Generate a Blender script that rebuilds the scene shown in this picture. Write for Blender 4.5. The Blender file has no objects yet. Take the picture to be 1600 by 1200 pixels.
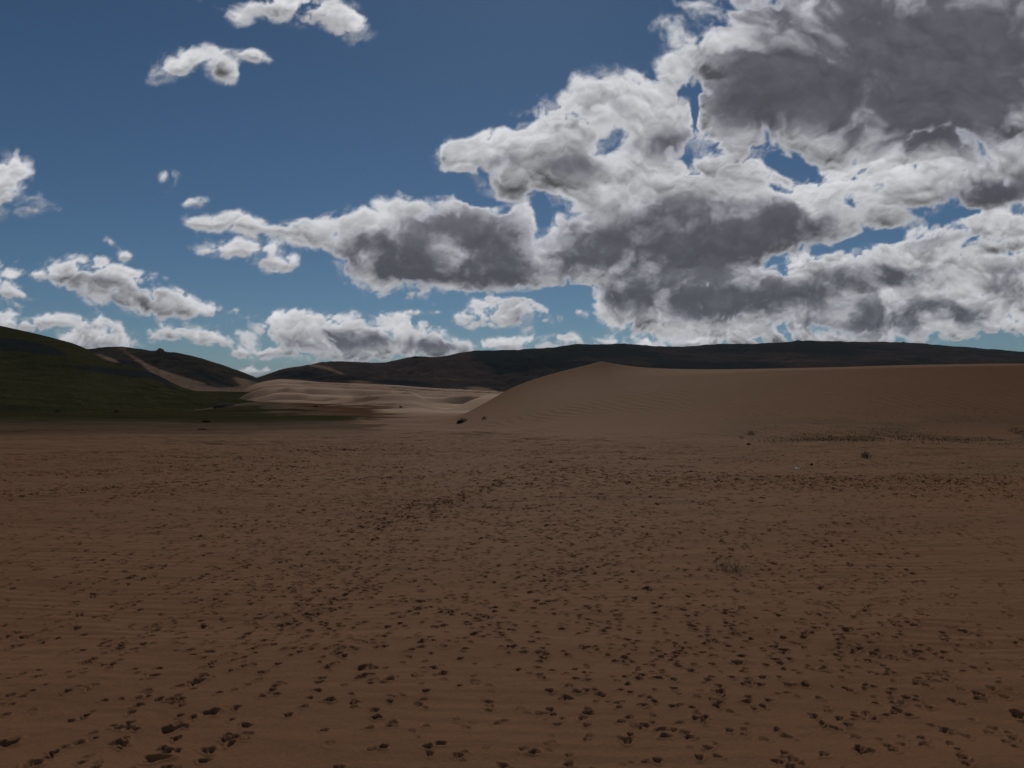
import bpy, math, random
import numpy as np
random.seed(7); rng = np.random.default_rng(7)
S = bpy.context.scene
F = 1256.0          # focal length in photograph pixels (1600 wide)
ZC = 1.6            # eye height

# ---------------------------------------------------------------- camera
cam = bpy.data.cameras.new('camera'); co = bpy.data.objects.new('camera', cam)
S.collection.objects.link(co); S.camera = co
co.location = (0, 0, ZC); co.rotation_euler = (math.radians(90), 0, 0)
cam.sensor_width = 36; cam.lens = 36*F/1600; cam.clip_start = .05; cam.clip_end = 120000

# ---------------------------------------------------------------- sky light, sun, exposure
SUN_EL = math.radians(37); SUN_AZ = math.radians(1.5)       # in front of the viewer, above the frame
w = bpy.data.worlds.new('World'); S.world = w; w.use_nodes = True
nt = w.node_tree; nt.nodes.clear()
sky = nt.nodes.new('ShaderNodeTexSky'); sky.sky_type = 'NISHITA'; sky.sun_disc = False
sky.sun_elevation = SUN_EL; sky.sun_rotation = SUN_AZ
sky.altitude = 1500; sky.air_density = .85; sky.dust_density = .3; sky.ozone_density = 1.6
bg = nt.nodes.new('ShaderNodeBackground'); bg.inputs['Strength'].default_value = .087
out = nt.nodes.new('ShaderNodeOutputWorld')
wb = nt.nodes.new('ShaderNodeMix'); wb.data_type = 'RGBA'; wb.blend_type = 'MULTIPLY'; wb.inputs[0].default_value = 1; wb.inputs[7].default_value = (.77, 1.03, 1.19, 1)   # the camera's cool white balance
nt.links.new(sky.outputs[0], wb.inputs[6]); nt.links.new(wb.outputs[2], bg.inputs[0]); nt.links.new(bg.outputs[0], out.inputs[0])
sl = bpy.data.lights.new('sun', 'SUN'); sl.energy = 5.0; sl.angle = math.radians(.53); sl.color = (1, .93, .82)
so = bpy.data.objects.new('sun', sl); S.collection.objects.link(so)
so.rotation_euler = (math.radians(90)-SUN_EL, 0, math.pi-SUN_AZ)
so.location = (0, 0, 50)
S.view_settings.view_transform = 'Standard'; S.view_settings.look = 'None'
S.view_settings.exposure = -1.75; S.view_settings.gamma = 1; S.view_settings.use_curve_mapping = False
S.cycles.transparent_max_bounces = 16

# ---------------------------------------------------------------- helpers
def link(o):
    S.collection.objects.link(o); return o
def tag(o, label=None, cat=None, group=None, kind=None):
    if label: o['label'] = label
    if cat: o['category'] = cat
    if group: o['group'] = group
    if kind: o['kind'] = kind
    return o
def mesh_np(name, V, Q, mat, attrs=None, parent=None, smooth=True):
    """object from a numpy vertex array and an array of quads or triangles"""
    m = bpy.data.meshes.new(name); n = len(V); k = Q.shape[1]
    m.vertices.add(n); m.vertices.foreach_set('co', np.ascontiguousarray(V, dtype=np.float32).ravel())
    m.loops.add(Q.size); m.loops.foreach_set('vertex_index', np.ascontiguousarray(Q, dtype=np.int32).ravel())
    m.polygons.add(len(Q)); m.polygons.foreach_set('loop_start', np.arange(len(Q), dtype=np.int32)*k)
    m.update(calc_edges=True)
    if smooth: m.polygons.foreach_set('use_smooth', np.ones(len(Q), dtype=bool))
    for an, av in (attrs or {}).items():
        a = m.attributes.new(an, 'FLOAT', 'POINT'); a.data.foreach_set('value', np.ascontiguousarray(av, dtype=np.float32).ravel())
    m.materials.append(mat)
    o = bpy.data.objects.new(name, m); link(o)
    if parent: o.parent = parent
    return o
def grid_quads(nr, nc, wrap=False):
    i = np.arange(nr-1)[:, None]; j = np.arange(nc if wrap else nc-1)[None, :]; j2 = (j+1) % nc
    return np.stack([i*nc+j, i*nc+j2, (i+1)*nc+j2, (i+1)*nc+j], -1).reshape(-1, 4)
class NT:
    """small node-tree writer"""
    def __init__(s, name):
        s.m = bpy.data.materials.new(name); s.m.use_nodes = True; s.t = s.m.node_tree; s.t.nodes.clear()
        s.out = s.t.nodes.new('ShaderNodeOutputMaterial')
    def n(s, ty, ins=None, **kw):
        nd = s.t.nodes.new(ty)
        for k, v in kw.items(): setattr(nd, k, v)
        for k, v in (ins or {}).items():
            if hasattr(v, 'is_output'): s.t.links.new(v, nd.inputs[k])
            else: nd.inputs[k].default_value = v
        return nd
    def attr(s, nm): return s.n('ShaderNodeAttribute', attribute_name=nm).outputs['Fac']
    def math(s, op, a, b=0.0, clamp=False):
        return s.n('ShaderNodeMath', {0: a, 1: b}, operation=op, use_clamp=clamp).outputs[0]
    def mix(s, f, a, b): return s.n('ShaderNodeMix', {0: f, 6: a, 7: b}, data_type='RGBA').outputs[2]
    def noise(s, vec, scale, detail=4, rough=.5, dist=0.0):
        return s.n('ShaderNodeTexNoise', {'Vector': vec, 'Scale': scale, 'Detail': detail, 'Roughness': rough, 'Distortion': dist}).outputs[0]
    def rng(s, v, a, b, c=0.0, d=1.0):
        return s.n('ShaderNodeMapRange', {0: v, 1: a, 2: b, 3: c, 4: d}).outputs[0]
def rgb(r, g, b): return (r, g, b, 1)

# ---------------------------------------------------------------- noise kit
def vnoise(x, y, seed):
    xi = np.floor(x).astype(np.int64); yi = np.floor(y).astype(np.int64)
    fx = x - xi; fy = y - yi
    fx = fx*fx*fx*(fx*(fx*6-15)+10); fy = fy*fy*fy*(fy*(fy*6-15)+10)
    def h(a, b):
        n = (a*374761393 + b*668265263 + seed*982451653) & 0xffffffff
        n = ((n ^ (n >> 13))*1274126177) & 0xffffffff
        n = ((n ^ (n >> 15))*2246822519) & 0xffffffff
        return ((n ^ (n >> 16)) & 0xffff)/65535.0
    a = h(xi, yi); b = h(xi+1, yi); c = h(xi, yi+1); d = h(xi+1, yi+1)
    return a + (b-a)*fx + (c-a)*fy + (a-b-c+d)*fx*fy
def fbm(x, y, seed, octs=5, gain=.5, lac=2.03):
    s = 0; a = 1; t = 0
    for o in range(octs):
        s = s + a*vnoise(x, y, seed+o*17); t += a; a *= gain
        x, y = (x*.8-y*.6)*lac+3.1, (x*.6+y*.8)*lac-1.7
    return s/t
def worley(x, y, seed):
    xi = np.floor(x).astype(np.int64); yi = np.floor(y).astype(np.int64)
    best = np.full(x.shape, 9.0)
    for i in (-1, 0, 1):
        for j in (-1, 0, 1):
            a = xi+i; b = yi+j
            n = (a*374761393 + b*668265263 + seed*982451653) & 0xffffffff
            n = ((n ^ (n >> 13))*1274126177) & 0xffffffff
            n = ((n ^ (n >> 15))*2246822519) & 0xffffffff
            px = a + (n & 0xffff)/65535.0; py = b + ((n >> 16) & 0xffff)/65535.0
            best = np.minimum(best, (px-x)**2+(py-y)**2)
    return np.sqrt(best)
def puffs(x, y, seed):
    """how high on its own puff a point sits: +1 top, -1 bottom, faded where two puffs meet"""
    xi = np.floor(x).astype(np.int64); yi = np.floor(y).astype(np.int64)
    W = np.zeros(x.shape); Z = np.zeros(x.shape)
    for i in (-1, 0, 1):
        for j in (-1, 0, 1):
            a = xi+i; b = yi+j
            n = (a*374761393 + b*668265263 + seed*982451653) & 0xffffffff
            n = ((n ^ (n >> 13))*1274126177) & 0xffffffff
            n = ((n ^ (n >> 15))*2246822519) & 0xffffffff
            px = a + (n & 0xffff)/65535.0; py = b + ((n >> 16) & 0xffff)/65535.0
            d2 = (px-x)**2+(py-y)**2; w = np.exp(-14*d2)
            W += w; Z += w*np.clip((py-y)*1.7, -1, 1)
    return Z/(W+1e-4)
def sstep(a, b, x):
    t = np.clip((x-a)/(b-a), 0, 1); return t*t*(3-2*t)

# ---------------------------------------------------------------- the cloud field, by direction
# (azimuth-like, elevation-like, half width, half height, tilt in degrees, weight)
CLOUDS = [
 (465,12,82,30,8,1),(530,30,42,26,30,1),(408,4,44,20,0,.9),(562,52,16,12,40,.45),(366,35,22,14,60,.35),
 (272,103,36,26,-15,1),(246,117,18,12,-20,.8),(335,98,22,16,30,.95),(345,118,26,15,35,.9),(384,98,24,10,10,.85),(362,132,12,12,50,.5),
 (6,275,40,46,30,1),(44,314,36,16,30,.9),(-20,300,60,42,0,1),(258,274,20,15,20,.9),(240,266,12,7,0,.4),(310,314,20,9,0,.7),
 (312,344,30,10,5,.9),(370,345,48,13,8,1),(432,360,50,16,10,1),(492,364,50,24,0,1),
 (362,389,56,16,12,1.05),(434,415,38,15,10,1),(415,392,18,13,30,.7),(182,383,26,7,20,.5),(198,398,14,6,0,.5),
 (590,342,46,28,0,1.1),(568,366,64,32,0,1.1),(700,378,105,46,0,1.6),(768,352,50,30,0,1.1),(640,402,86,40,0,1.5),(722,424,115,28,0,1.5),(806,398,34,50,0,1.2),(548,390,34,22,30,.9),(625,300,10,18,0,.45),(690,324,40,16,0,.8),
 (790,235,72,33,0,1.2),(735,240,30,24,0,.95),(765,262,44,26,15,1.0),(808,290,26,20,20,1.0),(822,290,22,26,20,.9),(880,240,76,46,0,1.3),(905,198,54,40,-20,1.2),(965,178,84,50,-15,1.4),(1046,142,50,32,-20,1.1),(1022,220,76,52,0,1.4),(1080,215,30,20,0,.9),
 (925,275,80,42,0,1.2),(1000,300,120,56,0,1.6),(1100,305,120,50,0,1.6),(1205,315,110,44,0,1.6),(1135,242,54,28,0,1),
 (930,392,95,60,0,1.7),(1060,375,120,66,0,1.8),(1150,360,90,50,0,1.5),(1272,345,90,46,0,1.4),(1350,330,66,44,0,1.2),
 (1000,458,66,30,0,1.3),(1100,472,120,40,0,1.6),(1185,460,110,36,0,1.4),(1290,440,88,32,-10,1.4),(1330,420,76,28,-10,1.2),(1010,494,40,16,0,.9),(1085,505,86,20,0,1.1),(1255,508,90,24,0,1.2),
 (1390,408,70,30,-10,1.3),(1440,430,70,40,0,1.4),(1420,492,140,38,0,1.6),(1330,480,66,28,0,1.2),(1505,478,56,34,0,1.2),(1550,400,66,40,-10,1.3),(1590,436,46,34,0,1.2),(1480,372,66,22,-15,1),(1545,352,70,28,-15,1.2),(1592,505,44,26,0,1),
 (1200,528,150,13,0,.9),(1100,537,110,9,0,.8),(1390,528,150,14,0,.8),
 (1400,80,240,110,0,2.2),(1570,60,190,120,0,2.4),(1250,75,90,66,0,1.5),(1195,125,84,66,0,1.4),(1205,20,50,50,0,1.1),(1130,175,40,66,0,1.1),(1160,225,64,34,0,1.1),(1110,72,34,16,-20,.7),(1240,175,90,42,0,1.3),(1450,200,130,66,0,1.6),(1335,225,70,54,0,1.3),(1540,190,70,36,-20,1.1),
 (1450,292,140,34,-5,1.4),(1572,276,80,46,-10,1.5),(1380,275,60,26,0,.9),(1700,330,150,90,0,1.6),(1720,180,140,120,0,1.6),
 (788,487,46,24,0,1.9),(742,500,32,11,0,1.1),(728,514,18,6,30,.5),(664,493,26,5,0,.6),(832,495,16,14,0,.7),
 (470,506,56,18,5,1),(520,528,90,28,5,1.3),(600,524,76,25,8,1.2),(662,536,56,15,8,1),(452,524,34,18,0,.9),(560,552,150,14,0,1),
 (860,537,90,11,-3,1),(770,544,70,9,-3,.9),(400,580,60,8,0,.8),(980,545,60,10,0,.7),
 (152,430,66,26,12,1.2),(200,452,76,28,15,1.3),(232,470,66,18,15,1.1),(294,480,48,12,5,1),(104,430,44,11,5,.9),(262,438,8,6,40,.5),(286,458,14,4,10,.5),
 (150,514,40,19,10,1.1),(165,536,58,15,12,1.1),(120,542,40,11,0,.9),(-5,448,34,28,10,1.1),(42,463,24,6,5,.6),(36,508,56,12,0,1),(84,501,24,8,10,.7),
 (284,520,48,13,5,.95),(322,528,28,8,5,.7),(375,538,26,14,20,.8),(370,485,14,6,0,.5),(396,550,26,6,0,.6),
 # beyond the photographed part of the sky
 (-180,200,120,60,5,1.3),(-260,420,160,40,0,1.3),(-160,500,120,20,0,1.2),(1900,480,220,50,0,1.4),(2050,250,220,120,0,1.6),(1500,-160,300,120,0,1.7),(250,-220,120,50,10,1.1),
 (-700,300,240,80,0,1.3),(-1100,450,300,50,0,1.3),(2700,380,400,90,0,1.4),
]
HOLES = [(1225,252,62,28,12,1.2),(1180,232,20,14,0,.5),(1390,272,46,13,-12,1.25),(1592,196,50,18,-35,1.5),(1320,388,70,15,-10,1.1),(1385,372,40,10,-15,.9),(1200,408,34,11,-30,1.0),(1560,545,80,9,5,.8),(1480,262,30,6,0,.4),(1420,375,60,7,-12,.6),(1512,334,56,11,-12,1.4),(1160,205,26,14,0,.2),(850,340,16,34,10,1.2),(672,284,56,12,0,1.0),(752,314,40,6,5,.9),(800,330,22,12,0,.7),(800,462,70,5,0,.7),(880,470,60,10,0,1.1),(1096,150,13,50,10,1.2),(1098,232,18,28,20,.9),(1110,205,10,20,0,.5),(640,285,60,14,0,.6),
 (835,316,16,14,0,.5),(1120,128,20,18,0,.7),(900,455,50,10,0,1.1),(1085,175,12,30,0,.7),(1338,462,40,8,-8,1.1),(1250,470,20,6,0,.6),(1575,395,40,8,-10,.9),(1440,300,30,6,-10,.5),(1095,265,20,8,0,.4),(1230,430,30,6,-20,.7),(1560,525,30,8,0,.8)]
DARKS = [(625,388,66,26,0,.9),(705,362,66,30,0,1),(785,378,46,46,0,1),(650,424,90,22,0,1),(745,432,105,25,0,1),(560,372,40,18,0,.5),
 (930,392,82,46,0,1.1),(1055,388,115,44,0,1.2),(1130,365,70,50,0,1),(1210,350,70,26,0,.9),(1275,362,66,28,0,.8),
 (1400,85,230,92,0,1.5),(1560,60,230,110,0,1.6),(1205,132,60,44,0,1),(1350,150,170,44,0,1.2),(1260,110,60,40,0,.7),
 (1100,478,110,22,0,1),(1205,464,110,22,-5,1),(1000,455,52,20,0,.8),(1325,438,66,14,-5,.8),(1420,497,110,24,0,1.1),(1400,430,70,20,0,.8),(1545,300,80,20,-10,.7),(1500,485,50,16,0,.6),(1580,420,40,16,0,.5),
 (970,176,32,18,0,.55),(1062,215,44,16,0,.55),(900,262,44,16,0,.5),(1000,240,40,14,0,.5),(790,250,40,14,0,.35),(1100,330,60,16,0,.5),
 (190,470,66,9,10,.7),(150,440,56,10,10,.5),(235,455,40,8,10,.4),(490,538,60,10,5,.8),(590,532,70,11,5,.9),(680,541,40,7,5,.7),(800,492,24,15,0,.7),(150,512,26,6,0,.6),(530,520,30,5,0,.4),(160,538,30,5,0,.3),
 (1480,372,60,10,-10,.4),(1440,200,80,30,0,.3),(1250,508,60,12,0,.45),(1470,240,90,26,0,.35),(1560,300,70,20,0,.4),(1440,345,50,10,0,.4),(1330,300,60,14,0,.3),(1560,455,40,16,0,.5)]
def blobs(X, V, L, p=1.0):
    F = np.zeros(X.shape)
    for cx, cy, rx, ry, an, w in L:
        m = (abs(X-cx) < 3*max(rx, ry)) & (abs(V-cy) < 3*max(rx, ry))
        if not m.any(): continue
        c, s = math.cos(math.radians(an)), math.sin(math.radians(an))
        dx = X[m]-cx; dy = V[m]-cy
        a = (dx*c+dy*s)/rx; b = (-dx*s+dy*c)/ry
        F[m] += w*np.exp(-(a*a+b*b)*p)
    return F
def cloud_field(X, V):
    """cover 0..1 and radiance-like brightness 0..1 for sky directions (X right, V down; 600 = horizon)."""
    h = np.clip((600-V)/600, .0, 1.6)
    near = sstep(.12, .62, h)                        # far, low clouds are finer
    def layers(k, sd):
        x = X/k; y = V*1.15/k
        wx = fbm(x*.9, y*.9, 5+sd, 6, .48)-.5; wy = fbm(x*.9+9, y*.9+4, 8+sd, 6, .48)-.5
        sx = fbm(x*.9, y*.9, 5+sd, 2, .4)-.5; sy = fbm(x*.9+9, y*.9+4, 8+sd, 2, .4)-.5
        jx = fbm(x*7, y*7, 95+sd, 2, .4)-.5; jy = fbm(x*7+9, y*7+4, 98+sd, 2, .4)-.5
        x2 = x+sx*.8+jx*.13; y2 = y+sy*.7+jy*.13
        bil = (1-worley(x2*1.5, y2*1.5, 3+sd))*.40 + (1-worley(x2*3.1, y2*3.1, 4+sd))*.28 + (1-worley(x2*6.3, y2*6.3, 6+sd))*.19+(1-worley(x2*12.6, y2*12.6, 7+sd))*.13
        fine = fbm(x2*2.2, y2*2.2, 11+sd, 7, .62)
        low = fbm(x2*1.5+3, y2*1.5, 21+sd, 6, .56)
        ws = fbm(x2*5+4, y2*4, 31+sd, 5, .62)
        lumpc = (.75-worley(x2*1.9+5, y2*1.9, 43+sd)**2)*.65 + (.75-worley(x2*4.3, y2*4.3+2, 44+sd)**2)*.25
        lump = (.75-worley(x2*1.9+5, y2*1.9, 43+sd)**2)*.6 + (.75-worley(x2*4.3, y2*4.3+2, 44+sd)**2)*.28 + (.75-worley(x2*9, y2*9+2, 45+sd)**2)*.12
        pf = puffs(x2*1.15+3, y2*1.35, 51+sd)*.5+puffs(x2*2.6+1, y2*3.0, 52+sd)*.33+puffs(x2*5.6, y2*6.2+1, 53+sd)*.17
        return wx, wy, bil, fine, low, ws, lump, lumpc, pf
    A = layers(120., 0); B = layers(58., 50)
    wx, wy, bil, fine, low, ws, lump, lumpc, pf = [b*(1-near)+a*near for a, b in zip(A, B)]
    sc = .45+.75*near
    Xw = X + wx*62*sc; Vw = V + wy*44*sc
    F = blobs(Xw, Vw, CLOUDS, 1.0) - 1.15*blobs(Xw, Vw, HOLES, 1.0)
    F = np.where(F > 0, 1.35*(1-np.exp(-F/1.0)), F)
    n = (lump-.50)*1.1+(lumpc-.47)*1.1+pf*.18+(bil-.5)*.5+(fine-.5)*1.15
    D0 = np.clip(blobs(Xw*.8+X*.2, Vw*.8+V*.2, DARKS, .9), 0, 1)
    HL = np.clip(blobs(Xw, Vw, HOLES, .45), 0, 1)
    brk = fbm(X/95+wx*.9, V/62+wy*.9, 171, 6, .6)
    T = F - .54 + .25*D0 + n*np.clip(.5+F*.6, .35, 1.0)*(1-.5*D0)*(1+.6*HL) - .55*sstep(.50, .72, brk)*(1-D0)*sstep(.6, 1.05, F)
    cover = sstep(-.10, .40, T)
    wisp = sstep(.26, .66, F+(fine-.5)*.5)*sstep(.44, .75, ws)*.45
    cover = np.maximum(cover, wisp)
    D = blobs(Xw*.8+X*.2, Vw*.8+V*.2, DARKS, .85)
    D = 1.5*(1-np.exp(-D/1.1))
    Dn = D + (low-.5)*1.7*np.clip(D*1.6, .10, 1) + (fine-.5)*.5*np.clip(D*2, 0, 1) - (lump-.45)*1.1*np.clip(D*2, .1, 1)
    dark = sstep(.0, 1.1, Dn)*sstep(.05, .6, T)
    H = np.minimum(T, 1.2)*.45+lumpc                  # a puff's side towards the sun (up) is bright
    g = np.gradient(H, axis=0)/np.gradient(V, axis=0)*(95*sc)
    relief = np.clip(g*.05, -.15, .18) + (lumpc-.47)*.45 + pf*.85
    thick = sstep(.05, .95, T)
    grey = sstep(.36, .66, low)*sstep(.2, .9, T)
    b = 1.06 - .30*thick - .26*grey + relief*.58*(.25+.75*thick)*(1-.72*dark) + (fine-.5)*.45*thick*(1-.6*dark)
    b = b*(1-.80*dark) + (.03+.12*(low-.45)+.10*(lump-.5))*dark
    gF = np.gradient(F, axis=0)/np.gradient(V, axis=0)*(60*sc)      # shaded bases, lit tops
    b = b + np.clip(gF*.30, -.24, .10)*(1-.6*dark)
    b = b*(.86+.14*sstep(0, .4, T))
    # thin cloud shines by forward scattering: brightest near the sun
    ang = np.hypot((X-833)/F, (V+346)/F)
    b = b*(1.10-.34*sstep(.38, 1.05, ang))
    return cover, np.clip(b, .10, 1.15), dark
# ---------------------------------------------------------------- the sky: cloud shell 60 km out
def make_sky():
    az = np.concatenate([np.linspace(-180, -44, 70)[:-1], np.arange(-44, 44, .085), np.linspace(44, 180, 70)])
    el = np.concatenate([np.arange(-1.2, 36, .085), np.linspace(36, 89.5, 50)])
    A, E = np.meshgrid(np.radians(az), np.radians(el))
    At = np.clip(A, math.radians(-72), math.radians(72))
    X = 800 + F*np.tan(At); V = 600 - F*np.tan(np.minimum(E, math.radians(70)))/np.cos(At)
    cover, b, dark = cloud_field(X, V)
    k = 1-sstep(math.radians(55), math.radians(68), abs(A))
    # the part of the sky at the sides and behind: loose fair-weather cloud
    x = np.cos(A)/(np.tan(np.maximum(E, .02))+.1)*2; y = np.sin(A)/(np.tan(np.maximum(E, .02))+.1)*2
    f = fbm(x, y, 77, 6, .55)
    c2 = sstep(.56, .66, f)*sstep(0, .06, E)
    cover = cover*k + c2*(1-k); b = b*k + (1-.5*sstep(.64, .75, f))*(1-k); dark = dark*k
    R = 60000.0
    P = np.stack([R*np.cos(E)*np.sin(A), R*np.cos(E)*np.cos(A), R*np.sin(E)], -1).reshape(-1, 3)
    t = NT('sky_clouds')
    tc = t.n('ShaderNodeTexCoord').outputs['Object']
    vec = t.n('ShaderNodeVectorMath', {0: tc}, operation='NORMALIZE').outputs[0]
    n1 = t.noise(vec, 95, 6, .62); n2 = t.noise(vec, 260, 5, .6)
    nn = t.math('ADD', t.math('MULTIPLY', t.math('SUBTRACT', n1, .5), .55), t.math('MULTIPLY', t.math('SUBTRACT', n2, .5), .45))
    c = t.attr('cover'); edge = t.math('MULTIPLY', t.math('MULTIPLY', c, t.math('SUBTRACT', 1.0, c)), 4.0)
    cc = t.math('ADD', c, t.math('MULTIPLY', nn, edge), True)
    br = t.attr('bright'); br = t.math('ADD', br, t.math('MULTIPLY', nn, t.math('MULTIPLY', br, .22)))
    tint = t.mix(t.attr('dark'), rgb(.97, .98, 1.02), rgb(.95, .96, 1.12))
    col = t.n('ShaderNodeVectorMath', {0: tint, 'Scale': br}, operation='SCALE').outputs[0]
    em = t.n('ShaderNodeEmission', {0: col, 1: CLOUD_STR}).outputs[0]
    tr = t.n('ShaderNodeBsdfTransparent').outputs[0]
    mx = t.n('ShaderNodeMixShader', {0: cc, 1: tr, 2: em}).outputs[0]
    t.t.links.new(mx, t.out.inputs[0]); t.m.cycles.emission_sampling = 'NONE'
    o = mesh_np('sky', P, grid_quads(len(el), len(az)), t.m, dict(cover=cover, bright=b, dark=dark))
    tag(o, kind='structure')
CLOUD_STR = 2.75
make_sky()

# ---------------------------------------------------------------- the lie of the land
def ip(x, pts): return np.interp(x, [p[0] for p in pts], [p[1] for p in pts])
def smooth_ip(x, pts):
    xs = np.array([p[0] for p in pts], float); ys = np.array([p[1] for p in pts], float)
    m = np.gradient(ys, xs)
    x = np.clip(x, xs[0], xs[-1]); i = np.clip(np.searchsorted(xs, x)-1, 0, len(xs)-2)
    h = xs[i+1]-xs[i]; t = (x-xs[i])/h
    return ((2*t**3-3*t**2+1)*ys[i] + (t**3-2*t**2+t)*h*m[i] + (-2*t**3+3*t**2)*ys[i+1] + (t**3-t**2)*h*m[i+1])
PLAIN = [(-1e5,0),(10,0),(20,-.03),(32,-.12),(60,-.75),(120,-2.2),(300,-6.8),(600,-12),(1200,-16),(5000,-22),(1e5,-30)]
def bearing(x, y):
    """heading of a point seen from the camera, as 800 + F*tan(azimuth), held at the sides"""
    a = np.arctan2(x, y); return 800+F*np.tan(np.clip(a, -.95, .95))
CREST_V = [(600,668),(690,659),(722,648),(760,628),(800,606),(860,585),(900,574.5),(930,567),(939,564.5),(946,565.5),(965,569),(1000,573.5),(1045,576),(1100,577),(1200,576),(1300,574),(1400,571),(1500,569),(1600,568),(1900,567),(2600,590)]
CREST_LOW = [(600,668),(690,659),(722,648),(760,630),(800,612),(860,594),(940,580),(1000,576),(1100,576),(1200,576),(1300,574),(1400,571),(1500,569),(1600,568),(1900,567),(2600,590)]
CREST_Y = [(600,36),(690,35),(800,36),(940,36.5),(1100,35.5),(1350,34),(1600,33.5),(2600,32)]
BASE_Y = [(600,34),(690,32),(760,28.5),(850,25.5),(1000,23.4),(1300,22.4),(1600,22.8),(2600,24)]
SANDTOP = [(-2000,640),(250,640),(320,634),(360,620),(400,599),(430,593),(460,593.5),(500,597),(560,600),(620,604),(680,609),(740,612),(780,614),(860,620),(1000,628),(4000,632)]
def terrain(x, y):
    """height and surface masks of the ground sheet"""
    r = np.hypot(x, y); X = bearing(x, y); front = sstep(-.2, .5, y/np.maximum(r, 1e-6))
    pl = np.interp(y*front, [p[0] for p in PLAIN], [p[1] for p in PLAIN])
    z = pl.copy()
    # low swells of the plain
    amp = sstep(1.5, 6, r)
    z += amp*(.14*(fbm(x*.16+3, y*.22, 101, 4)-.5) + .085*(fbm(x*.4, y*.9, 105, 5)-.5) + .034*(fbm(x*1.4, y*2.6, 109, 4)-.5))
    z += sstep(10, 20, y)*(1-sstep(60, 90, y))*.20*(fbm(x*.16, y*.75, 111, 5)-.5)
    tr = sstep(.42, .62, fbm(x*.13, y*.30, 113, 4))*sstep(8, 13, y)*(1-sstep(26, 34, y))
    z += tr*.027*(1-abs(fbm(x*1.5, y*3.4, 117, 5, .6)*2-1)*2)
    # the sand field rising into the distance
    tv = smooth_ip(X, SANDTOP)
    ztop = ZC + (600-tv)/F*620
    t = sstep(45, 640, y)
    near0 = np.interp(60, [p[0] for p in PLAIN], [p[1] for p in PLAIN])
    fs_ = np.clip((y-80)/540, 0, 1)**1.3
    field = np.interp(y, [p[0] for p in PLAIN], [p[1] for p in PLAIN])*(1-fs_) + ztop*fs_
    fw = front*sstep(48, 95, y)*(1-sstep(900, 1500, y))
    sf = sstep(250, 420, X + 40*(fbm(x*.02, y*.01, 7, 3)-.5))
    back = field - np.maximum(y-620, 0)*.06
    field = np.where(y > 620, back, field)
    z = z*(1-fw) + field*fw
    # dunes of the field: gentle away from us, steep towards us
    wy = y*.9 + x*.28 + 26*(fbm(x*.02, y*.012, 61, 4)-.5)*2
    for per, am, sd in ((66., 6.0, 63), (29., 2.8, 67), (14., .9, 68)):
        s = np.mod(wy/per + sd*.37, 1.0)
        saw = np.where(s < .17, s/.17, (1-s)/.83)
        saw = saw*saw*(3-2*saw)
        z += fw*sf*am*np.clip(y/260, .18, 1.)*(saw-.4)*sstep(.36, .60, fbm(x*.013+per, y*.012, sd, 3))*sstep(58, 110, y)*(1-.75*sstep(480, 600, y))*(1-sstep(640, 700, X)*(1-sstep(150, 220, y)))*.85
    # a small dune in the gap, its steep side towards us
    cx, cy = (742-800)/F*118, 118
    d = (x-cx); prof = np.exp(-(d/4.6)**4)
    yy = y + .35*d
    cl = 117.5+.45*d; dd = d+1.2*(fbm(x*.2, y*.1, 71, 3)-.5)*2
    z += np.maximum(-.5-.004*(y-118)-z, 0)*sstep(-4.6, .6, dd)*np.clip((y-cl+7)/7, 0, 1)*(1-sstep(200, 330, y))*front*(1-sstep(860, 960, X))
    z += front*.15*np.exp(-((x+1.1)/1.2)**2)*sstep(24.6, 25.3, y+.25*np.sin(x*2.1))*(1-sstep(25.4, 28.5, y))
    # the big dune on the right
    cv = smooth_ip(X, CREST_V); cyy = smooth_ip(X, CREST_Y); byy = smooth_ip(X, BASE_Y)
    zc = ZC + (600-cv)/F*cyy
    lowv = smooth_ip(X, CREST_LOW); zlow = ZC + (600-lowv)/F*cyy
    gl = np.interp(cyy, [p[0] for p in PLAIN], [p[1] for p in PLAIN])
    hh = np.maximum(zc-gl, 0)
    t = (y-byy)/np.maximum(cyy-byy, .5)
    lipk = sstep(900, 1240, X)
    tl = .86
    tc_ = np.clip(t, 0, 1)
    pa = tc_**1.45                                                     # plain face, as at the left end
    pb = np.where(tc_ < tl, .935*(tc_/tl)**1.38, .935 + .065*(1-((1-tc_)/(1-tl))**1.6))   # face, lip and gentle crown
    p = pa*(1-lipk) + pb*lipk
    bk = np.clip((y-cyy)/26, 0, 1); p = np.where(t > 1, (1-bk)**2*(1+2*bk*.6), p)
    side = sstep(600, 700, X)*front
    wob = 1 + .06*(fbm(x*.12, y*.12, 131, 3)-.5)*sstep(.05, .3, t)*(1-sstep(.6, .9, t))
    hl = np.maximum(zlow-gl, 0)
    rp = sstep(.0, .12, t)*(1-sstep(.45, .8, t))*sstep(.38, .62, fbm(x*.35, y*.5, 161, 3))
    dz = (hl*p + (hh-hl)*p**5)*side*wob + side*rp*.010*np.sin((x*.82+y*.42+.5*fbm(x*.8, y*.8, 163, 3))*2*math.pi/.36)
    flat = sstep(-.15, .3, t)*side*(1-sstep(1.4, 2.2, t))
    z = z*(1-flat) + (gl*0+np.interp(y, [q[0] for q in PLAIN], [q[1] for q in PLAIN]))*flat + dz
    dune = side*sstep(-.02, .10, t)*(t < 2.3)
    # what grows on it or lies bare
    m1 = fbm(x*.05+1, y*.03, 141, 5); m2 = fbm(x*.4, y*.25, 145, 4)
    m3 = fbm(x*.10, y*.35, 149, 5, .6)
    lim = 425 + 130*(m1-.5)*2 + 260*(m3-.5)
    left = 1-sstep(-22, 22, X-lim-90*(1-sstep(38, 70, y))*1.2)
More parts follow.
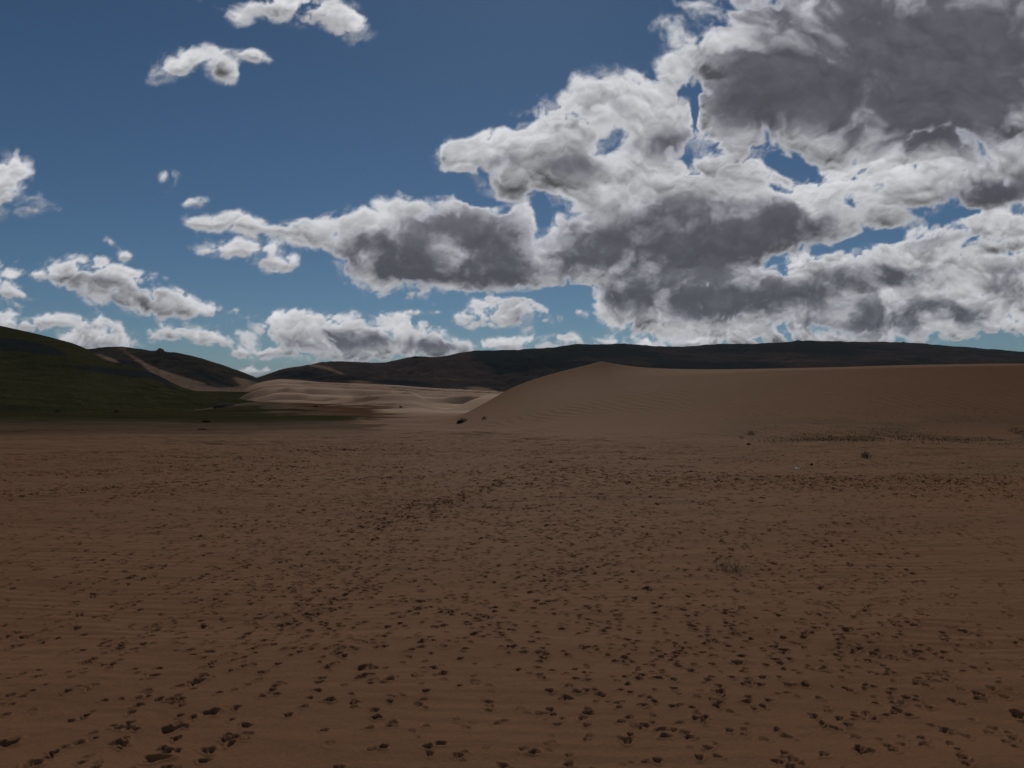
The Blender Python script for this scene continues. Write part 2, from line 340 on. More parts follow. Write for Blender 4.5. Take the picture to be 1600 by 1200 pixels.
    green = left*sstep(22, 52, y+16*(m1-.5)+14*(m3-.5))*front*(1-sstep(700, 900, y))*(1-sstep(88, 120, y)*sstep(270, 320, X))
    lim2 = 560 + 160*(m1-.5)*2 + 300*(m3-.5)
    dirt = front*(1-sstep(-30, 30, X-lim2))*sstep(23.5, 28.5, y-2.5*sstep(0,550,X)+3*(m2-.5)+3*(m1-.5))*(1-green)*(1-sstep(600, 700, y))
    dirt *= (1-sstep(90, 200, y)*sstep(300, 420, X))
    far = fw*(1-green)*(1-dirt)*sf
    weed = front*np.exp(-((y-(24.4+.3*np.sin(x)))/1.6)**2)*sstep(5, 10, x)*sstep(.40, .62, fbm(x*.5, y*1.2, 151, 4))
    weed += front*sstep(6, 12, x)*sstep(9, 14, y)*(1-sstep(22, 24, y))*sstep(.52, .75, fbm(x*.35, y*.6, 155, 4))*.55
    return z, green, dirt, far, np.clip(weed, 0, 1), dune

# ---------------------------------------------------------------- the tracks of the herd
def make_prints():
    P = []
    def walk(x, y, hd, n, wander, size, deep, gait=.30):
        side = 1
        for k in range(n):
            hd += rng.normal(0, wander)
            x += math.sin(hd)*gait*rng.uniform(.7, 1.2); y += math.cos(hd)*gait*rng.uniform(.7, 1.2)
            side = -side
            if y < 2.2 or y > 24.5 or abs(x) > y*.80+1.5: continue
            ox = side*.065 + rng.normal(0, .015)
            px, py = x+math.cos(hd)*ox, y-math.sin(hd)*ox
            for q in range(2):                       # hind foot lands beside the fore foot
                if q and rng.random() < .25: continue
                P.append((px+rng.normal(0, .022)+q*.045*math.sin(hd), py+rng.normal(0, .022)+q*.075*math.cos(hd), hd+rng.normal(0, .25), size*rng.uniform(.75, 1.2), deep*rng.uniform(.45, 1.3)))
    def toward(a, b): return math.atan2(b[0]-a[0], b[1]-a[1])
    # herd bands seen in the photograph: (X,V) of photo at each end, animals, spread in metres
    def g(X, V): y = ZC*F/(V-600); return ((X-800)/F*y, y)
    bands = [((700,742),(790,905),16,.35),((790,905),(1120,1170),10,.75),((740,748),(500,860),9,.5),((500,860),(250,1190),10,.45),((640,760),(560,1100),10,.7),
             ((1600,758),(820,752),26,.45),((1000,764),(700,735),10,.4),((900,700),(300,742),16,.9),((300,742),(-100,800),10,.7),
             ((830,780),(1350,860),12,.8),((1350,860),(1640,1180),8,.7),((1180,800),(1000,1100),12,.6),((880,800),(700,1180),9,.8),((1450,780),(1240,1190),9,.7),
             ((690,748),(40,905),14,.35),((690,748),(330,1010),12,.4),((700,742),(60,800),12,.3),((860,775),(1000,880),10,.3),((720,745),(900,715),8,.3),((120,790),(-60,960),6,.6),((560,890),(160,1130),8,.5),((960,860),(640,960),9,.25),((1560,900),(1040,1080),9,.4),((1300,700),(700,690),12,1.2)]
    for a, b, k, sp in bands:
        a = g(*a); b = g(*b); L = math.dist(a, b); hd = toward(a, b)
        for q in range(k):
            o = rng.normal(0, sp); s = rng.uniform(-.15, .3)*L
            x = a[0]+math.cos(hd)*o+math.sin(hd)*s; y = a[1]-math.sin(hd)*o+math.cos(hd)*s
            walk(x, y, hd+rng.normal(0, .06), int(L/.3*rng.uniform(.6, 1.15)), .05, .024, .022)
    # beaten paths crossing the flat, one animal behind another
    for a, b, k, sp in (((1640,749),(800,747),26,.5),((1640,768),(1000,758),14,.35),((-50,742),(520,722),14,.45),((300,700),(1000,694),12,.25),((800,747),(620,830),10,.15),((-80,775),(640,750),12,.4),((900,716),(1640,726),10,.3),((-50,716),(700,706),14,.3)):
        a = g(*a); b = g(*b); L = math.dist(a, b); hd = toward(a, b)
        for q in range(k):
            o = rng.normal(0, sp); walk(a[0]+math.cos(hd)*o, a[1]-math.sin(hd)*o, hd+rng.normal(0, .015), int(L/.29), .07, .033, .030)
    # animals wandering over the whole flat
    for q in range(1450):
        y = 2.5+25*rng.random()**.62; x = rng.uniform(-.72, .74)*y
        if x < -.45*y and rng.random() < .4: continue
        if x > .05*y and y < 7 and rng.random() < .4: continue
        walk(x, y, rng.choice([0, math.pi])+rng.normal(0, .7), int(rng.uniform(4, 22)), .13, rng.uniform(.017, .027)*(1+.035*max(0, y-8)), rng.uniform(.010, .022))
    # places where they milled about
    for X, V, n, r in ((700,985,14,.22),(310,1105,14,.28),(255,1140,10,.2),(870,893,22,.20),(1160,1030,30,.32),(1060,1010,26,.3),(560,1040,16,.25),(1390,1130,14,.2),(480,900,26,.35),(140,935,14,.25),(1240,960,26,.35),(930,1060,14,.2),(1480,1010,18,.3),(640,890,30,.45),(1010,1150,16,.22),(1180,930,24,.35)):
        c = g(X, V)
        for k in range(n):
            if rng.random() < .45: continue
            P.append((c[0]+rng.normal(0, r*1.3), c[1]+rng.normal(0, r*.8), rng.uniform(0, 6.28), rng.uniform(.016, .027), rng.uniform(.012, .030)))
    for X, V, s_, d_ in ((1010,916,.05,.055),(515,1092,.055,.05),(875,893,.05,.05),(725,928,.045,.045),(652,945,.05,.04),(305,1062,.06,.045),(10,1156,.07,.05),(50,1190,.07,.05),(240,1182,.08,.05),(326,1168,.06,.04),(1590,1110,.06,.05),(1418,1112,.05,.04),(185,1155,.06,.045),(330,1110,.06,.05),(265,1135,.07,.05)):
        c = g(X, V); P.append((c[0], c[1], rng.uniform(0, 3), s_*.62, d_*.75))
    return P

def make_ground():
    rr = [np.linspace(.02, 2.3, 34), np.arange(2.35, 6, .0085), np.arange(6, 10, .012), np.arange(10, 16, .018), np.arange(16, 28, .032), np.arange(28, 48, .075)]
    rr = np.concatenate(rr); rr = np.concatenate([rr, np.geomspace(48.2, 700, 420), np.geomspace(720, 45000, 60)])
    az = np.concatenate([np.linspace(-180, -40, 60)[:-1], np.arange(-40, 40, .068), np.linspace(40, 180, 60)[:-1]])
    A, R = np.meshgrid(np.radians(az), rr)
    x = R*np.sin(A); y = R*np.cos(A)
    z, green, dirt, far, weed, dune = terrain(x, y)
    P = make_prints(); print('prints', len(P))
    azr = np.radians(az)
    for px, py, hd, sz, dp in P:
        r = math.hypot(px, py); a = math.atan2(px, py); e = sz*2.3
        if r > 29: continue
        i0, i1 = np.searchsorted(rr, (r-e, r+e)); j0, j1 = np.searchsorted(azr, (a-e/r, a+e/r))
        if i1 <= i0 or j1 <= j0: continue
        dx = x[i0:i1, j0:j1]-px; dy = y[i0:i1, j0:j1]-py
        al = dx*math.sin(hd)+dy*math.cos(hd); ac = dx*math.cos(hd)-dy*math.sin(hd)
        q = np.hypot(al/(sz*1.12), ac/(sz*.82))*(1+.16*np.sin(3*np.arctan2(al, ac)+px*70)+.10*np.sin(5*np.arctan2(al, ac)+py*90))
        bowl = -np.clip(1-q**3.2, 0, 1)*(1-.45*np.exp(-(ac/(sz*.20))**2))*(1+.35*al/sz)
        rim = np.exp(-((q-1.28)/.27)**2)*(.15+.10*al/sz)
        z[i0:i1, j0:j1] += dp*(bowl+rim)*(.85+.95*min(1, max(0, r-6)/9))*(1-.8*sstep(19, 25, r))
    V = np.stack([x, y, z], -1).reshape(-1, 3)
    nr, nc = x.shape
    Q = grid_quads(nr, nc, True)[:, ::-1]
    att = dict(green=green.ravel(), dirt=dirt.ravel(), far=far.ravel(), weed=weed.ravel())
    # the big dune is cut out of the same sheet along shared vertices
    dm = (dune.ravel() > .5)[Q].all(1)
    def sub(name, q):
        used = np.unique(q); mp = np.full(len(V), -1, np.int64); mp[used] = np.arange(len(used))
        return mesh_np(name, V[used], mp[q], MAT_SAND, {k: v[used] for k, v in att.items()})
    tag(sub('ground', Q[~dm]), kind='structure'); tag(sub('sand_dune', Q[dm]), kind='structure')

def sand_material():
    t = NT('sand'); g = t.n('ShaderNodeNewGeometry').outputs['Position']
    mp = t.n('ShaderNodeMapping', {'Vector': g, 'Scale': (1, 2.2, 1)}).outputs[0]
    big = t.noise(mp, .35, 5, .55); mid = t.noise(mp, 2.2, 5, .6); fine = t.noise(g, 55, 3, .7)
    sand = t.mix(big, rgb(.188, .094, .047), rgb(.236, .122, .064))
    sand = t.mix(t.math('MULTIPLY', mid, .55), sand, rgb(.145, .070, .034))
    sand = t.mix(t.rng(fine, .35, .7, 0, .35), sand, rgb(.105, .054, .032))
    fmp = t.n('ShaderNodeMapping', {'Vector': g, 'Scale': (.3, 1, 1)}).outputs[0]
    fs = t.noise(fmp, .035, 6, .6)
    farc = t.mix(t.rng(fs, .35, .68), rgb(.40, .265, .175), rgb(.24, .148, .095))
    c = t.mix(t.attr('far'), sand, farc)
    dn = t.noise(mp, .25, 6, .65)
    dirt = t.mix(t.rng(dn, .35, .65), rgb(0.05525, 0.0336, 0.0231), rgb(0.0975, 0.0576, 0.0363))
    c = t.mix(t.math('MULTIPLY', t.attr('dirt'), .85), c, dirt)
    gn = t.noise(mp, .12, 7, .7)
    green = t.mix(t.rng(gn, .32, .68), rgb(.024, .025, .012), rgb(.050, .042, .021))
    c = t.mix(t.attr('green'), c, green)
    wn = t.noise(mp, 2.5, 5, .7)
    c = t.mix(t.math('MULTIPLY', t.attr('weed'), t.rng(wn, .3, .6, .1, .9)), c, rgb(.085, .065, .032))
    # wind ripples and grain
    wp = t.n('ShaderNodeMapping', {'Vector': g, 'Rotation': (0, 0, math.radians(8)), 'Scale': (.25, 1, .25)}).outputs[0]
    wv = t.n('ShaderNodeTexWave', {'Vector': wp, 'Scale': 2.6, 'Distortion': 5, 'Detail': 3, 'Detail Scale': 1.3, 'Detail Roughness': .6}, bands_direction='Y').outputs[1]
    wm = t.rng(t.noise(g, .45, 3), .42, .62)
    gr = t.noise(g, 130, 3, .75); lump = t.noise(g, 14, 5, .65)
    h = t.math('ADD', t.math('MULTIPLY', t.math('MULTIPLY', wv, wm), .0045), t.math('ADD', t.math('MULTIPLY', gr, .0016), t.math('MULTIPLY', lump, .008)))
    bp = t.n('ShaderNodeBump', {'Strength': .8, 'Distance': 1.0, 'Height': h}).outputs[0]
    b = t.n('ShaderNodeBsdfPrincipled', {'Base Color': c, 'Roughness': .8, 'Specular IOR Level': t.math('MULTIPLY', t.math('SUBTRACT', 1.0, t.math('MAXIMUM', t.attr('green'), t.attr('dirt'))), .035), 'Specular Tint': rgb(1, .72, .5), 'Normal': bp})
    t.t.links.new(b.outputs[0], t.out.inputs[0]); return t.m
MAT_SAND = sand_material()
make_ground()

# ---------------------------------------------------------------- hills
def hill_material(name, dark, mid, light, sandc):
    t = NT(name); g = t.n('ShaderNodeNewGeometry').outputs['Position']
    n1 = t.noise(g, .012, 8, .68); n2 = t.noise(g, .07, 6, .7)
    f = t.math('ADD', t.math('MULTIPLY', n1, .6), t.math('MULTIPLY', n2, .4))
    c = t.mix(t.rng(f, .36, .52), dark, mid); c = t.mix(t.rng(f, .52, .68), c, light)
    sn = t.math('ADD', t.attr('sand'), t.math('MULTIPLY', t.math('SUBTRACT', n2, .5), .9))
    c = t.mix(t.math('MULTIPLY', t.rng(sn, .3, .7), t.rng(t.attr('sand'), 0, .12)), c, sandc)
    rock_shade = t.math('ADD', t.attr('rock'), t.math('MULTIPLY', t.math('SUBTRACT', n2, .5), .9))
    c = t.mix(t.math('MULTIPLY', t.rng(rock_shade, .3, .7), t.rng(t.attr('rock'), 0, .12)), c, rgb(.024, .028, .028))  # dark rock; on the far ridge also the painted cloud shadow
    bp = t.n('ShaderNodeBump', {'Strength': .8, 'Distance': 6.0, 'Height': n2}).outputs[0]
    b = t.n('ShaderNodeBsdfPrincipled', {'Base Color': c, 'Roughness': 1.0, 'Specular IOR Level': 0.0, 'Normal': bp})
    t.t.links.new(b.outputs[0], t.out.inputs[0]); return t.m
def hill(name, X0, X1, nx, ridge, foot_y, ridge_y, foot_z, mat, amp, freq, masks, power=1.0, nt=170, jag=0., seed=1, ends=60):
    Xs = np.linspace(X0, X1, nx); ts = np.concatenate([np.linspace(-.06, 1, nt), np.linspace(1, 1.9, 40)[1:]])
    X, T = np.meshgrid(Xs, ts)
    fy = ip(X, foot_y); ry = ip(X, ridge_y)
    v = smooth_ip(X, ridge) + jag*(fbm(X*.09, X*0+3, seed+9, 6, .6)-.5)
    y = fy+(ry-fy)*T; x = (X-800)/F*y
    zr = ZC+(600-v)/F*ry
    fz = foot_z
    s = np.clip(T, 0, 1)**power
    z = fz+(zr-fz)*s
    bt = np.clip(T-1, 0, 1)
    z = np.where(T > 1, zr-(zr-fz)*(bt**1.5)*1.25, z)
    z = np.where(T < 0, fz+T*60, z)
    env = np.clip(T*4, 0, 1)*(1-.93*sstep(.78, 1.0, T))
    rid = 1-abs(fbm(x*freq, y*freq*.7, seed, 6, .55)*2-1)*2.2
    rid2 = 1-abs(fbm(x*freq*3.1, y*freq*2.0, seed+40, 5, .6)*2-1)*2
    z += env*amp*(1-.55*sstep(800, 1000, X))*(rid-.55+.35*(rid2-.5))
    V_ = 600-(z-ZC)/np.maximum(y, 1)*F
    sand, rock = masks(X, V_, T, x, y)
    P = np.stack([x, y, z], -1).reshape(-1, 3)
    o = mesh_np(name, P, grid_quads(len(ts), nx), mat, dict(sand=np.clip(sand, 0, 1).ravel(), rock=np.clip(rock, 0, 1).ravel()))
    tag(o, kind='structure'); return o
SANDC = rgb(0.204, 0.1425, 0.1007)
def el(X, V, cx, cy, rx, ry, an=0):
    c, s = math.cos(math.radians(an)), math.sin(math.radians(an)); a = ((X-cx)*c+(V-cy)*s)/rx; b = (-(X-cx)*s+(V-cy)*c)/ry
    return np.exp(-(a*a+b*b))
GREEN_R = [(-1200,470),(-500,455),(-200,470),(0,509),(50,520),(94,531),(118,538),(140,548),(165,565),(192,572),(219,577),(250,588),(272,599),(312,614),(337,622),(360,628),(420,640)]
def m_green(X, V, T, x, y):
    rock = el(X, V, -10, 538, 60, 11, 5)*1.1+el(X, V, 62, 545, 42, 8, 12)+el(X, V, 150, 577, 40, 5, 6)*.9+el(X, V, 215, 584, 48, 6, 5)*1.1+el(X, V, 262, 600, 22, 5, 30)*.7+el(X, V, -300, 530, 120, 18)
    return X*0, rock
hill('green_hill', -1200, 420, 420, GREEN_R, [(-1200,70),(0,85),(300,110),(420,150)], [(-1200,330),(0,420),(250,330),(420,262)], -2.6,
     hill_material('green_hillside', rgb(.026, .027, .014), rgb(.040, .040, .019), rgb(.058, .050, .028), SANDC), 1.8, .018, m_green, 2.1, seed=3)
MID_R = [(-300,560),(60,550),(100,546),(140,545),(165,542.5),(188,542),(225,546),(243,548),(247,546.5),(251,545.8),(256,548.5),(275,551),(300,556),(344,569),(375,580),(403,591),(440,604),(500,618)]
def m_mid(X, V, T, x, y):
    s = el(X, V, 168, 560, 22, 3.5, 20)*.9 + el(X, V, 213, 561, 34, 4.6, 33)*.62 + el(X, V, 250, 583, 22, 4, 28)*1.3 + el(X, V, 285, 597, 36, 7, 22)*1.7 + el(X, V, 325, 612, 30, 8, 25)*1.7
    s += el(X, V, 355, 612, 40, 7, 0)*.8 + el(X, V, 395, 602, 30, 6, 20)*1.3 + sstep(598, 612, V-(X-400)*.0)*.9*sstep(330, 400, X) + el(X, V, 200, 545, 30, 2, 3)*.3
    r = el(X, V, 205, 570, 30, 6, 20)*.6+el(X, V, 330, 590, 46, 7, 22)*.75
    return s, r
hill('rocky_hill', -300, 500, 420, MID_R, [(-300,520),(500,640)], [(-300,1000),(200,980),(500,800)], -16,
     hill_material('rocky_slope', rgb(0.02448, 0.02376, 0.02176), rgb(0.0506, 0.04435, 0.03683), rgb(0.08976, 0.07128, 0.05859), SANDC), 8, .007, m_mid, 1.05, jag=1.6, seed=11)
FAR_R = [(280,606),(380,594),(406,589),(437,578),(478,571),(506,565.5),(541,564),(572,566),(600,565.5),(625,561),(650,556),(675,558),(706,554),(731,548.5),(775,547),(837,545),(880,541),(901,538),(925,538.5),(967,537),(1028,541),(1075,541),(1112,538),(1178,537),(1215,535),(1248,532.5),(1319,533.5),(1412,535),(1506,542),(1600,549.5),(1800,562),(2300,585),(2900,596)]
def m_far(X, V, T, x, y):
    s = el(X, V, 500, 573, 26, 3, 10)*.8+el(X, V, 528, 582, 14, 2.5, 15)*.8+el(X, V, 560, 596, 26, 2.4, 5)*.9+el(X, V, 620, 607, 60, 2.5, 3)*.6+el(X, V, 755, 609, 26, 4, 8)*1.1+el(X, V, 700, 592, 40, 2, 5)*.5+el(X, V, 470, 569, 22, 2, -12)*.6
    s += el(X, V, 640, 580, 60, 3, 5)*.35
    r = sstep(735, 800, X+(V-580)*-1.2)*.95*(1-.55*sstep(.42, .68, fbm(x*.004, y*.006, 93, 5))) + el(X, V, 465, 585, 42, 8, 0)*.9+el(X, V, 540, 592, 40, 6, 0)*.6+el(X, V, 630, 598, 50, 5, 3)*.9+el(X, V, 700, 612, 40, 4, 5)*.7  # right part darkened: cloud shadow painted into the colour through the rock mask
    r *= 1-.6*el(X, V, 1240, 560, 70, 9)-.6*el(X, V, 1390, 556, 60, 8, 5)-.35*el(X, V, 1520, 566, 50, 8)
    return s, r
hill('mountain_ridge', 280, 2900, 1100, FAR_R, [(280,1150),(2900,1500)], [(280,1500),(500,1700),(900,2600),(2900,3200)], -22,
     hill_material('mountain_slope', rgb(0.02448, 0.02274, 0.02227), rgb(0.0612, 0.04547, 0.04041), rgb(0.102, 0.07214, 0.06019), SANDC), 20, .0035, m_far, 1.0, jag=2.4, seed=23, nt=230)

# ---------------------------------------------------------------- the air between here and the mountains
def haze():
    import bmesh
    bm = bmesh.new(); bmesh.ops.create_cube(bm, size=1)
    m = bpy.data.meshes.new('haze'); bm.to_mesh(m); bm.free()
    o = link(bpy.data.objects.new('haze', m)); o.scale = (98000, 98000, 700); o.location = (0, 0, 240)
    mt = bpy.data.materials.new('thin_haze'); mt.use_nodes = True; t = mt.node_tree; t.nodes.clear()
    ou = t.nodes.new('ShaderNodeOutputMaterial'); v = t.nodes.new('ShaderNodeVolumePrincipled')
    v.inputs['Color'].default_value = (.62, .80, 1, 1); v.inputs['Density'].default_value = HAZE; v.inputs['Anisotropy'].default_value = .1
    t.links.new(v.outputs[0], ou.inputs['Volume']); m.materials.append(mt); tag(o, kind='stuff')
HAZE = 1.6e-5
haze()

# ---------------------------------------------------------------- plants, stones, litter
def ground_z(x, y):
    return float(terrain(np.array([[x]], float), np.array([[y]], float))[0][0, 0])
def from_photo(X, V, dy=0):
    """the ground point seen at a photograph pixel"""
    ys = np.geomspace(3, 600, 4000); xs = (X-800)/F*ys
    z = terrain(xs[None, :], ys[None, :])[0][0]
    v = 600-(z-ZC)/ys*F
    i = np.argmax(v <= V) if (v <= V).any() else int(np.argmin(abs(v-V)))
    return xs[i], ys[i]+dy, z[i]
def leaf_material(name, a, b, scale=40):
    t = NT(name); g = t.n('ShaderNodeNewGeometry').outputs['Position']
    c = t.mix(t.rng(t.noise(g, scale, 3), .35, .65), a, b)
    d = t.n('ShaderNodeBsdfPrincipled', {'Base Color': c, 'Roughness': .7, 'Specular IOR Level': .2}).outputs[0]
    tl = t.n('ShaderNodeBsdfTranslucent', {'Color': c}).outputs[0]
    t.t.links.new(t.n('ShaderNodeMixShader', {0: .25, 1: d, 2: tl}).outputs[0], t.out.inputs[0]); return t.m
M_GRASS = leaf_material('grass_blades', rgb(0.0375, 0.0425, 0.015), rgb(0.08, 0.065, 0.0325))
M_BUSH = leaf_material('bush_leaves', rgb(0.0154, 0.021, 0.0084), rgb(0.035, 0.035, 0.0154))
M_STEM = leaf_material('dry_stems', rgb(.05, .035, .022), rgb(.09, .065, .04))
def blades(n, rad, h, lean, width, base=(0, 0), seed=0, bend=.5, segs=4):
    """curved tapering blades rising from a root patch: vertices and quads"""
    r = np.random.default_rng(seed); V = []; Q = []
    for k in range(n):
        a = r.uniform(0, 6.283); q = rad*math.sqrt(r.random()); bx = base[0]+q*math.cos(a); by = base[1]+q*math.sin(a)
        d = a+r.normal(0, .5); L = h*r.uniform(.5, 1.1); ln = lean*r.uniform(.2, 1.2); w_ = width*r.uniform(.7, 1.3); ph = r.uniform(0, 3.14)
        i0 = len(V)
        for s in range(segs+1):
            t = s/segs; out = ln*L*(t*(1-bend)+bend*t*t); up = L*(t-.28*ln*t*t)
            x = bx+math.cos(d)*out; y = by+math.sin(d)*out; ww = w_*(1-t)**.7*.5+.0002
            V.append((x-math.cos(ph)*ww, y-math.sin(ph)*ww, up-.01)); V.append((x+math.cos(ph)*ww, y+math.sin(ph)*ww, up-.01))
        for s in range(segs): j = i0+2*s; Q.append((j, j+1, j+3, j+2))
    return np.array(V), np.array(Q)
def empty(name, loc):
    o = bpy.data.objects.new(name, None); o.location = loc; o.empty_display_size = .1; return link(o)
def bush(name, X, V, w_, h, label, seed, n=220, leaf=.02, dy=0, cat='bush', group=None, sand=False):
    x, y, z = from_photo(X, V, dy); r = np.random.default_rng(seed)
    e = empty(name, (x, y, z)); tag(e, label, cat, group)
    Vs, Qs = blades(max(10, n//12), w_*.12, h*1.0, .9, leaf*.28, seed=seed, bend=.35)
    mesh_np('stems', Vs, Qs, M_STEM, parent=e, smooth=False)
    V_ = []; Q = []
    cl = [(r.normal(0, .24)*w_, r.normal(0, .2)*w_, h*r.uniform(.25, .8), r.uniform(.12, .24)) for _ in range(9)]
    cl[0] = (0, 0, h*.75, .2)
    for k in range(n):
        c = cl[r.integers(0, 9)]
        p = np.array([c[0]+r.normal(0, c[3]*w_*.6), c[1]+r.normal(0, c[3]*w_*.6), max(.004, c[2]*(1-.9*min(1, abs(c[0])/(w_*.6)))+r.normal(0, h*.14))])
        d = r.normal(size=3); d /= np.linalg.norm(d); u = np.cross(d, r.normal(size=3)); u /= np.linalg.norm(u); s = leaf*r.uniform(.6, 1.4)
        i = len(V_); V_ += [p-d*s, p+u*s*.35, p+d*s, p-u*s*.35]; Q.append((i, i+1, i+2, i+3))
    mesh_np('foliage', np.array(V_), np.array(Q), M_BUSH, parent=e, smooth=False)
    return e
def rock(name, loc, size, label, seed, mat, cat='rock', group=None, sub=3):
    import bmesh
    bm = bmesh.new(); bmesh.ops.create_icosphere(bm, subdivisions=sub, radius=1)
    r = np.random.default_rng(seed); N = r.normal(size=(9, 3)); N /= np.linalg.norm(N, axis=1)[:, None]; D = r.uniform(.55, .9, 9)
    for v in bm.verts:
        p = np.array(v.co)
        for a, d in zip(N, D):
            q = p@a
            if q > d: p = p-a*(q-d)*.92
        p = p*(1+.05*math.sin(p[0]*9+seed)*math.sin(p[1]*8+1)*math.sin(p[2]*7))
        v.co = (p[0]*size[0], p[1]*size[1], p[2]*size[2])
    m = bpy.data.meshes.new(name); bm.to_mesh(m); bm.free(); m.materials.append(mat)
    o = link(bpy.data.objects.new(name, m)); o.location = loc; tag(o, label, cat, group); return o
def stone_material(name, a, b, sc):
    t = NT(name); g = t.n('ShaderNodeTexCoord').outputs['Object']
    n = t.noise(g, sc, 6, .65); c = t.mix(t.rng(n, .35, .65), a, b)
    bp = t.n('ShaderNodeBump', {'Strength': .7, 'Distance': .3/sc, 'Height': n}).outputs[0]
    t.t.links.new(t.n('ShaderNodeBsdfPrincipled', {'Base Color': c, 'Roughness': .95, 'Specular IOR Level': .05, 'Normal': bp}).outputs[0], t.out.inputs[0]); return t.m
M_ROCK = stone_material('outcrop_stone', rgb(.03, .026, .023), rgb(.065, .052, .044), .3)
M_STONE = stone_material('black_stone', rgb(.012, .010, .009), rgb(.03, .024, .02), 30)

# the tuft of grass standing alone in the trampled sand
x, y, z = from_photo(1142, 893)
e = empty('grass_tuft', (x, y, z)); tag(e, 'sparse green grass tuft with splayed blades, alone in the trampled sand at the lower right', 'grass tuft')
for k, (bx, by, n, h, ln, sd) in enumerate(((-.04, 0, 20, .17, 1.9, 5), (.04, .01, 16, .17, .8, 6), (-.09, .05, 9, .14, 1.9, 8), (.07, .02, 12, .11, 2.2, 9))):
    Vs, Qs = blades(n, .022, h, ln, .0034, (bx, by), sd, .6, 5)
    mesh_np('blades', Vs, Qs, M_GRASS, parent=e, smooth=False)
Vs, Qs = blades(4, .03, .27, .25, .004, (-.01, .03), 17, .6, 5)
mesh_np('dry_stalk', Vs, Qs, M_STEM, parent=e, smooth=False)

bush('desert_bush', 1352, 716, .26, .17, 'small dark bush alone on the flat sand before the big dune, the tallest one there', 31, 260, .016)
bush('desert_bush', 1172, 679, .30, .13, 'low dark bush on the foot of the dune face, above the black stone', 32, 130, .016)
bush('desert_bush', 1589, 676, .42, .16, 'low green bush at the right end of the grass line under the dune', 33, 160, .018)
bush('desert_bush', 1158, 685, .22, .06, 'faint flat bush just left of the black stone at the dune foot', 34, 60, .014)
bush('desert_bush', 757, 655, .20, .11, 'tiny dark bush on the left toe of the dune, right of the leaning dead brush', 35, 160, .02)
x, y, z = from_photo(722, 660)
o = bush('dead_brush', 722, 660, .5, .17, 'black clump of dead brush leaning at the left toe of the big dune', 36, 360, .035, cat='dead brush')
o.rotation_euler = (0, -.25, .2)
x, y, z = from_photo(1170, 695)
rock('stone', (x, y, z+.012), (.07, .05, .035), 'black stone on the sand at the foot of the dune face', 41, M_STONE, 'stone')
x, y, z = from_photo(1268, 727)
rock('stone', (x, y, z+.012), (.035, .03, .03), 'tiny dark stone up and to the right of the white scrap', 43, M_STONE, 'stone')
# far bushes scattered over the green plain
FAR = 'low dark bushes scattered on the green plain'
for i, (X, V, w_, h, lb) in enumerate(((90, 627, .9, .35, 'dark bush farthest left on the green plain under the green hill'), (182, 632, .55, .22, 'dark bush on the green plain, second from the left'),
      (210, 633, .6, .22, 'low dark bush on the green plain between two single bushes'), (271, 634, .6, .24, 'dark bush on the green plain nearest the tip of the green hill'),
      (322, 660, .35, .10, 'small bush at the border of green plain and bare brown soil'), (626, 637, .35, .2, 'lone dark bush on the pale sand field left of the big dune'),
      (492, 636, .6, .2, 'dark bush at the right tip of the green plain beside the pale sand'))):
    bush('far_bush', X, V, w_, h, lb, 60+i, 200, .05, group=FAR)
x, y, z = from_photo(352, 636)
rock('earth_mound', (x, y, z-.1), (1.5, 1.0, .62), 'dark earth mound at the foot of the green hill where the pale sand begins', 71, M_ROCK, 'mound')
x, y, z = from_photo(316, 671)
rock('rock_slab', (x, y, z), (.20, .10, .035), 'long flat dark rock lying on the bare brown soil', 72, M_STONE, 'rock')
# outcrops on the skylines
for X, V, Y, s, lb, sd in ((251, 549, 960, (4.5, 4, 4.5), 'pointed rock outcrop on the ridge of the middle hill', 81), (242, 551, 965, (3, 3, 2.4), 'small rock beside the pointed outcrop on the middle hill ridge', 82),
      (905, 541.5, 2610, (15, 12, 5), 'low rock outcrop on the dark mountain skyline above the dune peak', 83), (1247, 533.5, 2760, (9, 8, 5), 'knob of rock on the highest part of the dark mountain skyline', 84),
      (1412, 536.5, 2830, (13, 10, 6), 'rock knob on the right part of the dark mountain skyline', 85), (650, 558.5, 1900, (12, 8, 3.2), 'rock outcrop on the brown ridge left of the dark mountain', 86)):
    rock('rock_outcrop', ((X-800)/F*Y, Y, ZC+(600-V)/F*Y), s, lb, sd, M_ROCK, 'rock outcrop')

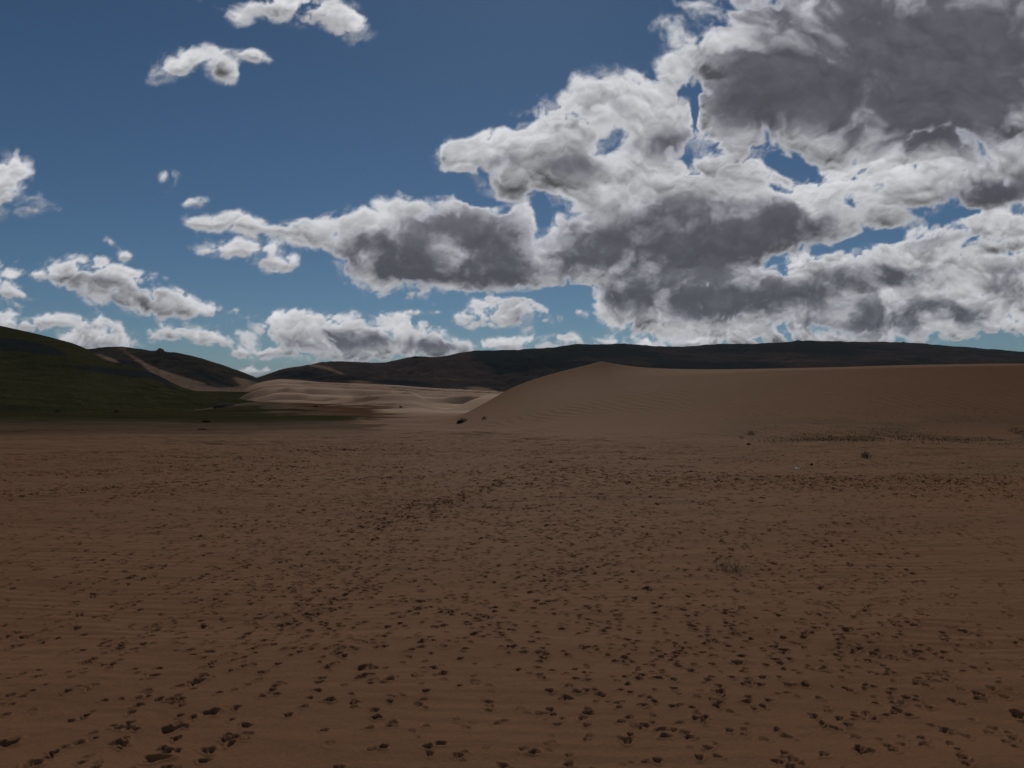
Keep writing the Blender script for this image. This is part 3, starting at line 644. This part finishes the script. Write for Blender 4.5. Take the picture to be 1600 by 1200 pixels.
# white scrap of paper, crumpled, with a torn piece beside it
def scrap(X, V, wd, dp, label, seed, col):
    t = NT('paper_'+str(seed)); g = t.n('ShaderNodeTexCoord').outputs['Object']
    c = t.mix(t.noise(g, 60, 3), col, rgb(col[0]*.85, col[1]*.85, col[2]*.83))
    t.t.links.new(t.n('ShaderNodeBsdfPrincipled', {'Base Color': c, 'Roughness': .5}).outputs[0], t.out.inputs[0])
    x, y, z = from_photo(X, V); r = np.random.default_rng(seed)
    n = 12; U, W = np.meshgrid(np.linspace(-1, 1, n), np.linspace(-1, 1, n))
    ed = 1-.25*r.random(U.shape)*(np.maximum(abs(U), abs(W)) > .95)
    H = .022*abs(fbm(U*1.6+seed, W*1.6, seed, 3)-.4)*2+.012*(1-U**2)*(1-W**2)
    Q = grid_quads(n, n); P = np.stack([U*wd/2*ed, W*dp/2*ed, H], -1).reshape(-1, 3)
    P2 = P.copy(); P2[:, 2] -= .0015; Q2 = Q[:, ::-1]+len(P)
    o = mesh_np('paper_scrap', np.vstack([P, P2]), np.vstack([Q, Q2]), t.m); o.location = (x, y, z+.004); o.rotation_euler = (.35, 0, .3)
    return tag(o, label, 'litter')
scrap(1245, 733, .085, .07, 'larger white paper scrap on the bare sand between dune and viewer', 51, (.75, .74, .70, 1))
scrap(1249.6, 733.4, .035, .04, 'smaller torn white piece just right of the larger paper scrap', 52, (.6, .58, .54, 1))
scrap(1349, 955, .03, .025, 'tiny orange scrap below a thin twig in the lower right sand', 53, (.42, .12, .03, 1))
x, y, z = from_photo(1352, 949)
Vs, Qs = blades(5, .008, .09, .9, .006, seed=55)
o = mesh_np('twig', Vs, Qs, M_STEM, smooth=False); o.location = (x, y, z); tag(o, 'thin dark twig stuck in the sand just above the orange scrap', 'twig')

# the thin line of grass along the foot of the dune
def grass_line():
    r = np.random.default_rng(91); V = []; Q = []; off = 0; k = 0
    N = 26000
    xs = r.uniform(6.3, 20.5, N*3); ys = r.uniform(20.5, 27.5, N*3)
    cen = 22.6+.10*(xs-7)+.35*np.sin(xs*.8)
    d = np.exp(-((ys-cen)/.75)**2)+.05
    d *= sstep(.36, .62, fbm(xs*.9, ys*1.6, 93, 4))*sstep(6.2, 9, xs)
    keep = r.random(N*3) < d; xs = xs[keep]; ys = ys[keep]
    zs = terrain(xs[None, :], ys[None, :])[0][0]
    Bs, Bq = [], []
    for x_, y_, z_ in zip(xs, ys, zs):
        a = r.uniform(0, 6.28); h = r.uniform(.012, .05); w_ = r.uniform(.005, .011); l = r.uniform(.2, 1.1)*h; b = r.uniform(0, 6.28)
        cx, sx = math.cos(b)*w_, math.sin(b)*w_
        Bs += [(x_-cx, y_-sx, z_-.005), (x_+cx, y_+sx, z_-.005), (x_+math.cos(a)*l, y_+math.sin(a)*l, z_+h)]
        Bq.append((off, off+1, off+2)); off += 3
    o = mesh_np('grass', np.array(Bs), np.array(Bq), M_GRASS, smooth=False); tag(o, 'thin dry grass growing in a line along the foot of the big dune', 'grass', kind='stuff')
grass_line()
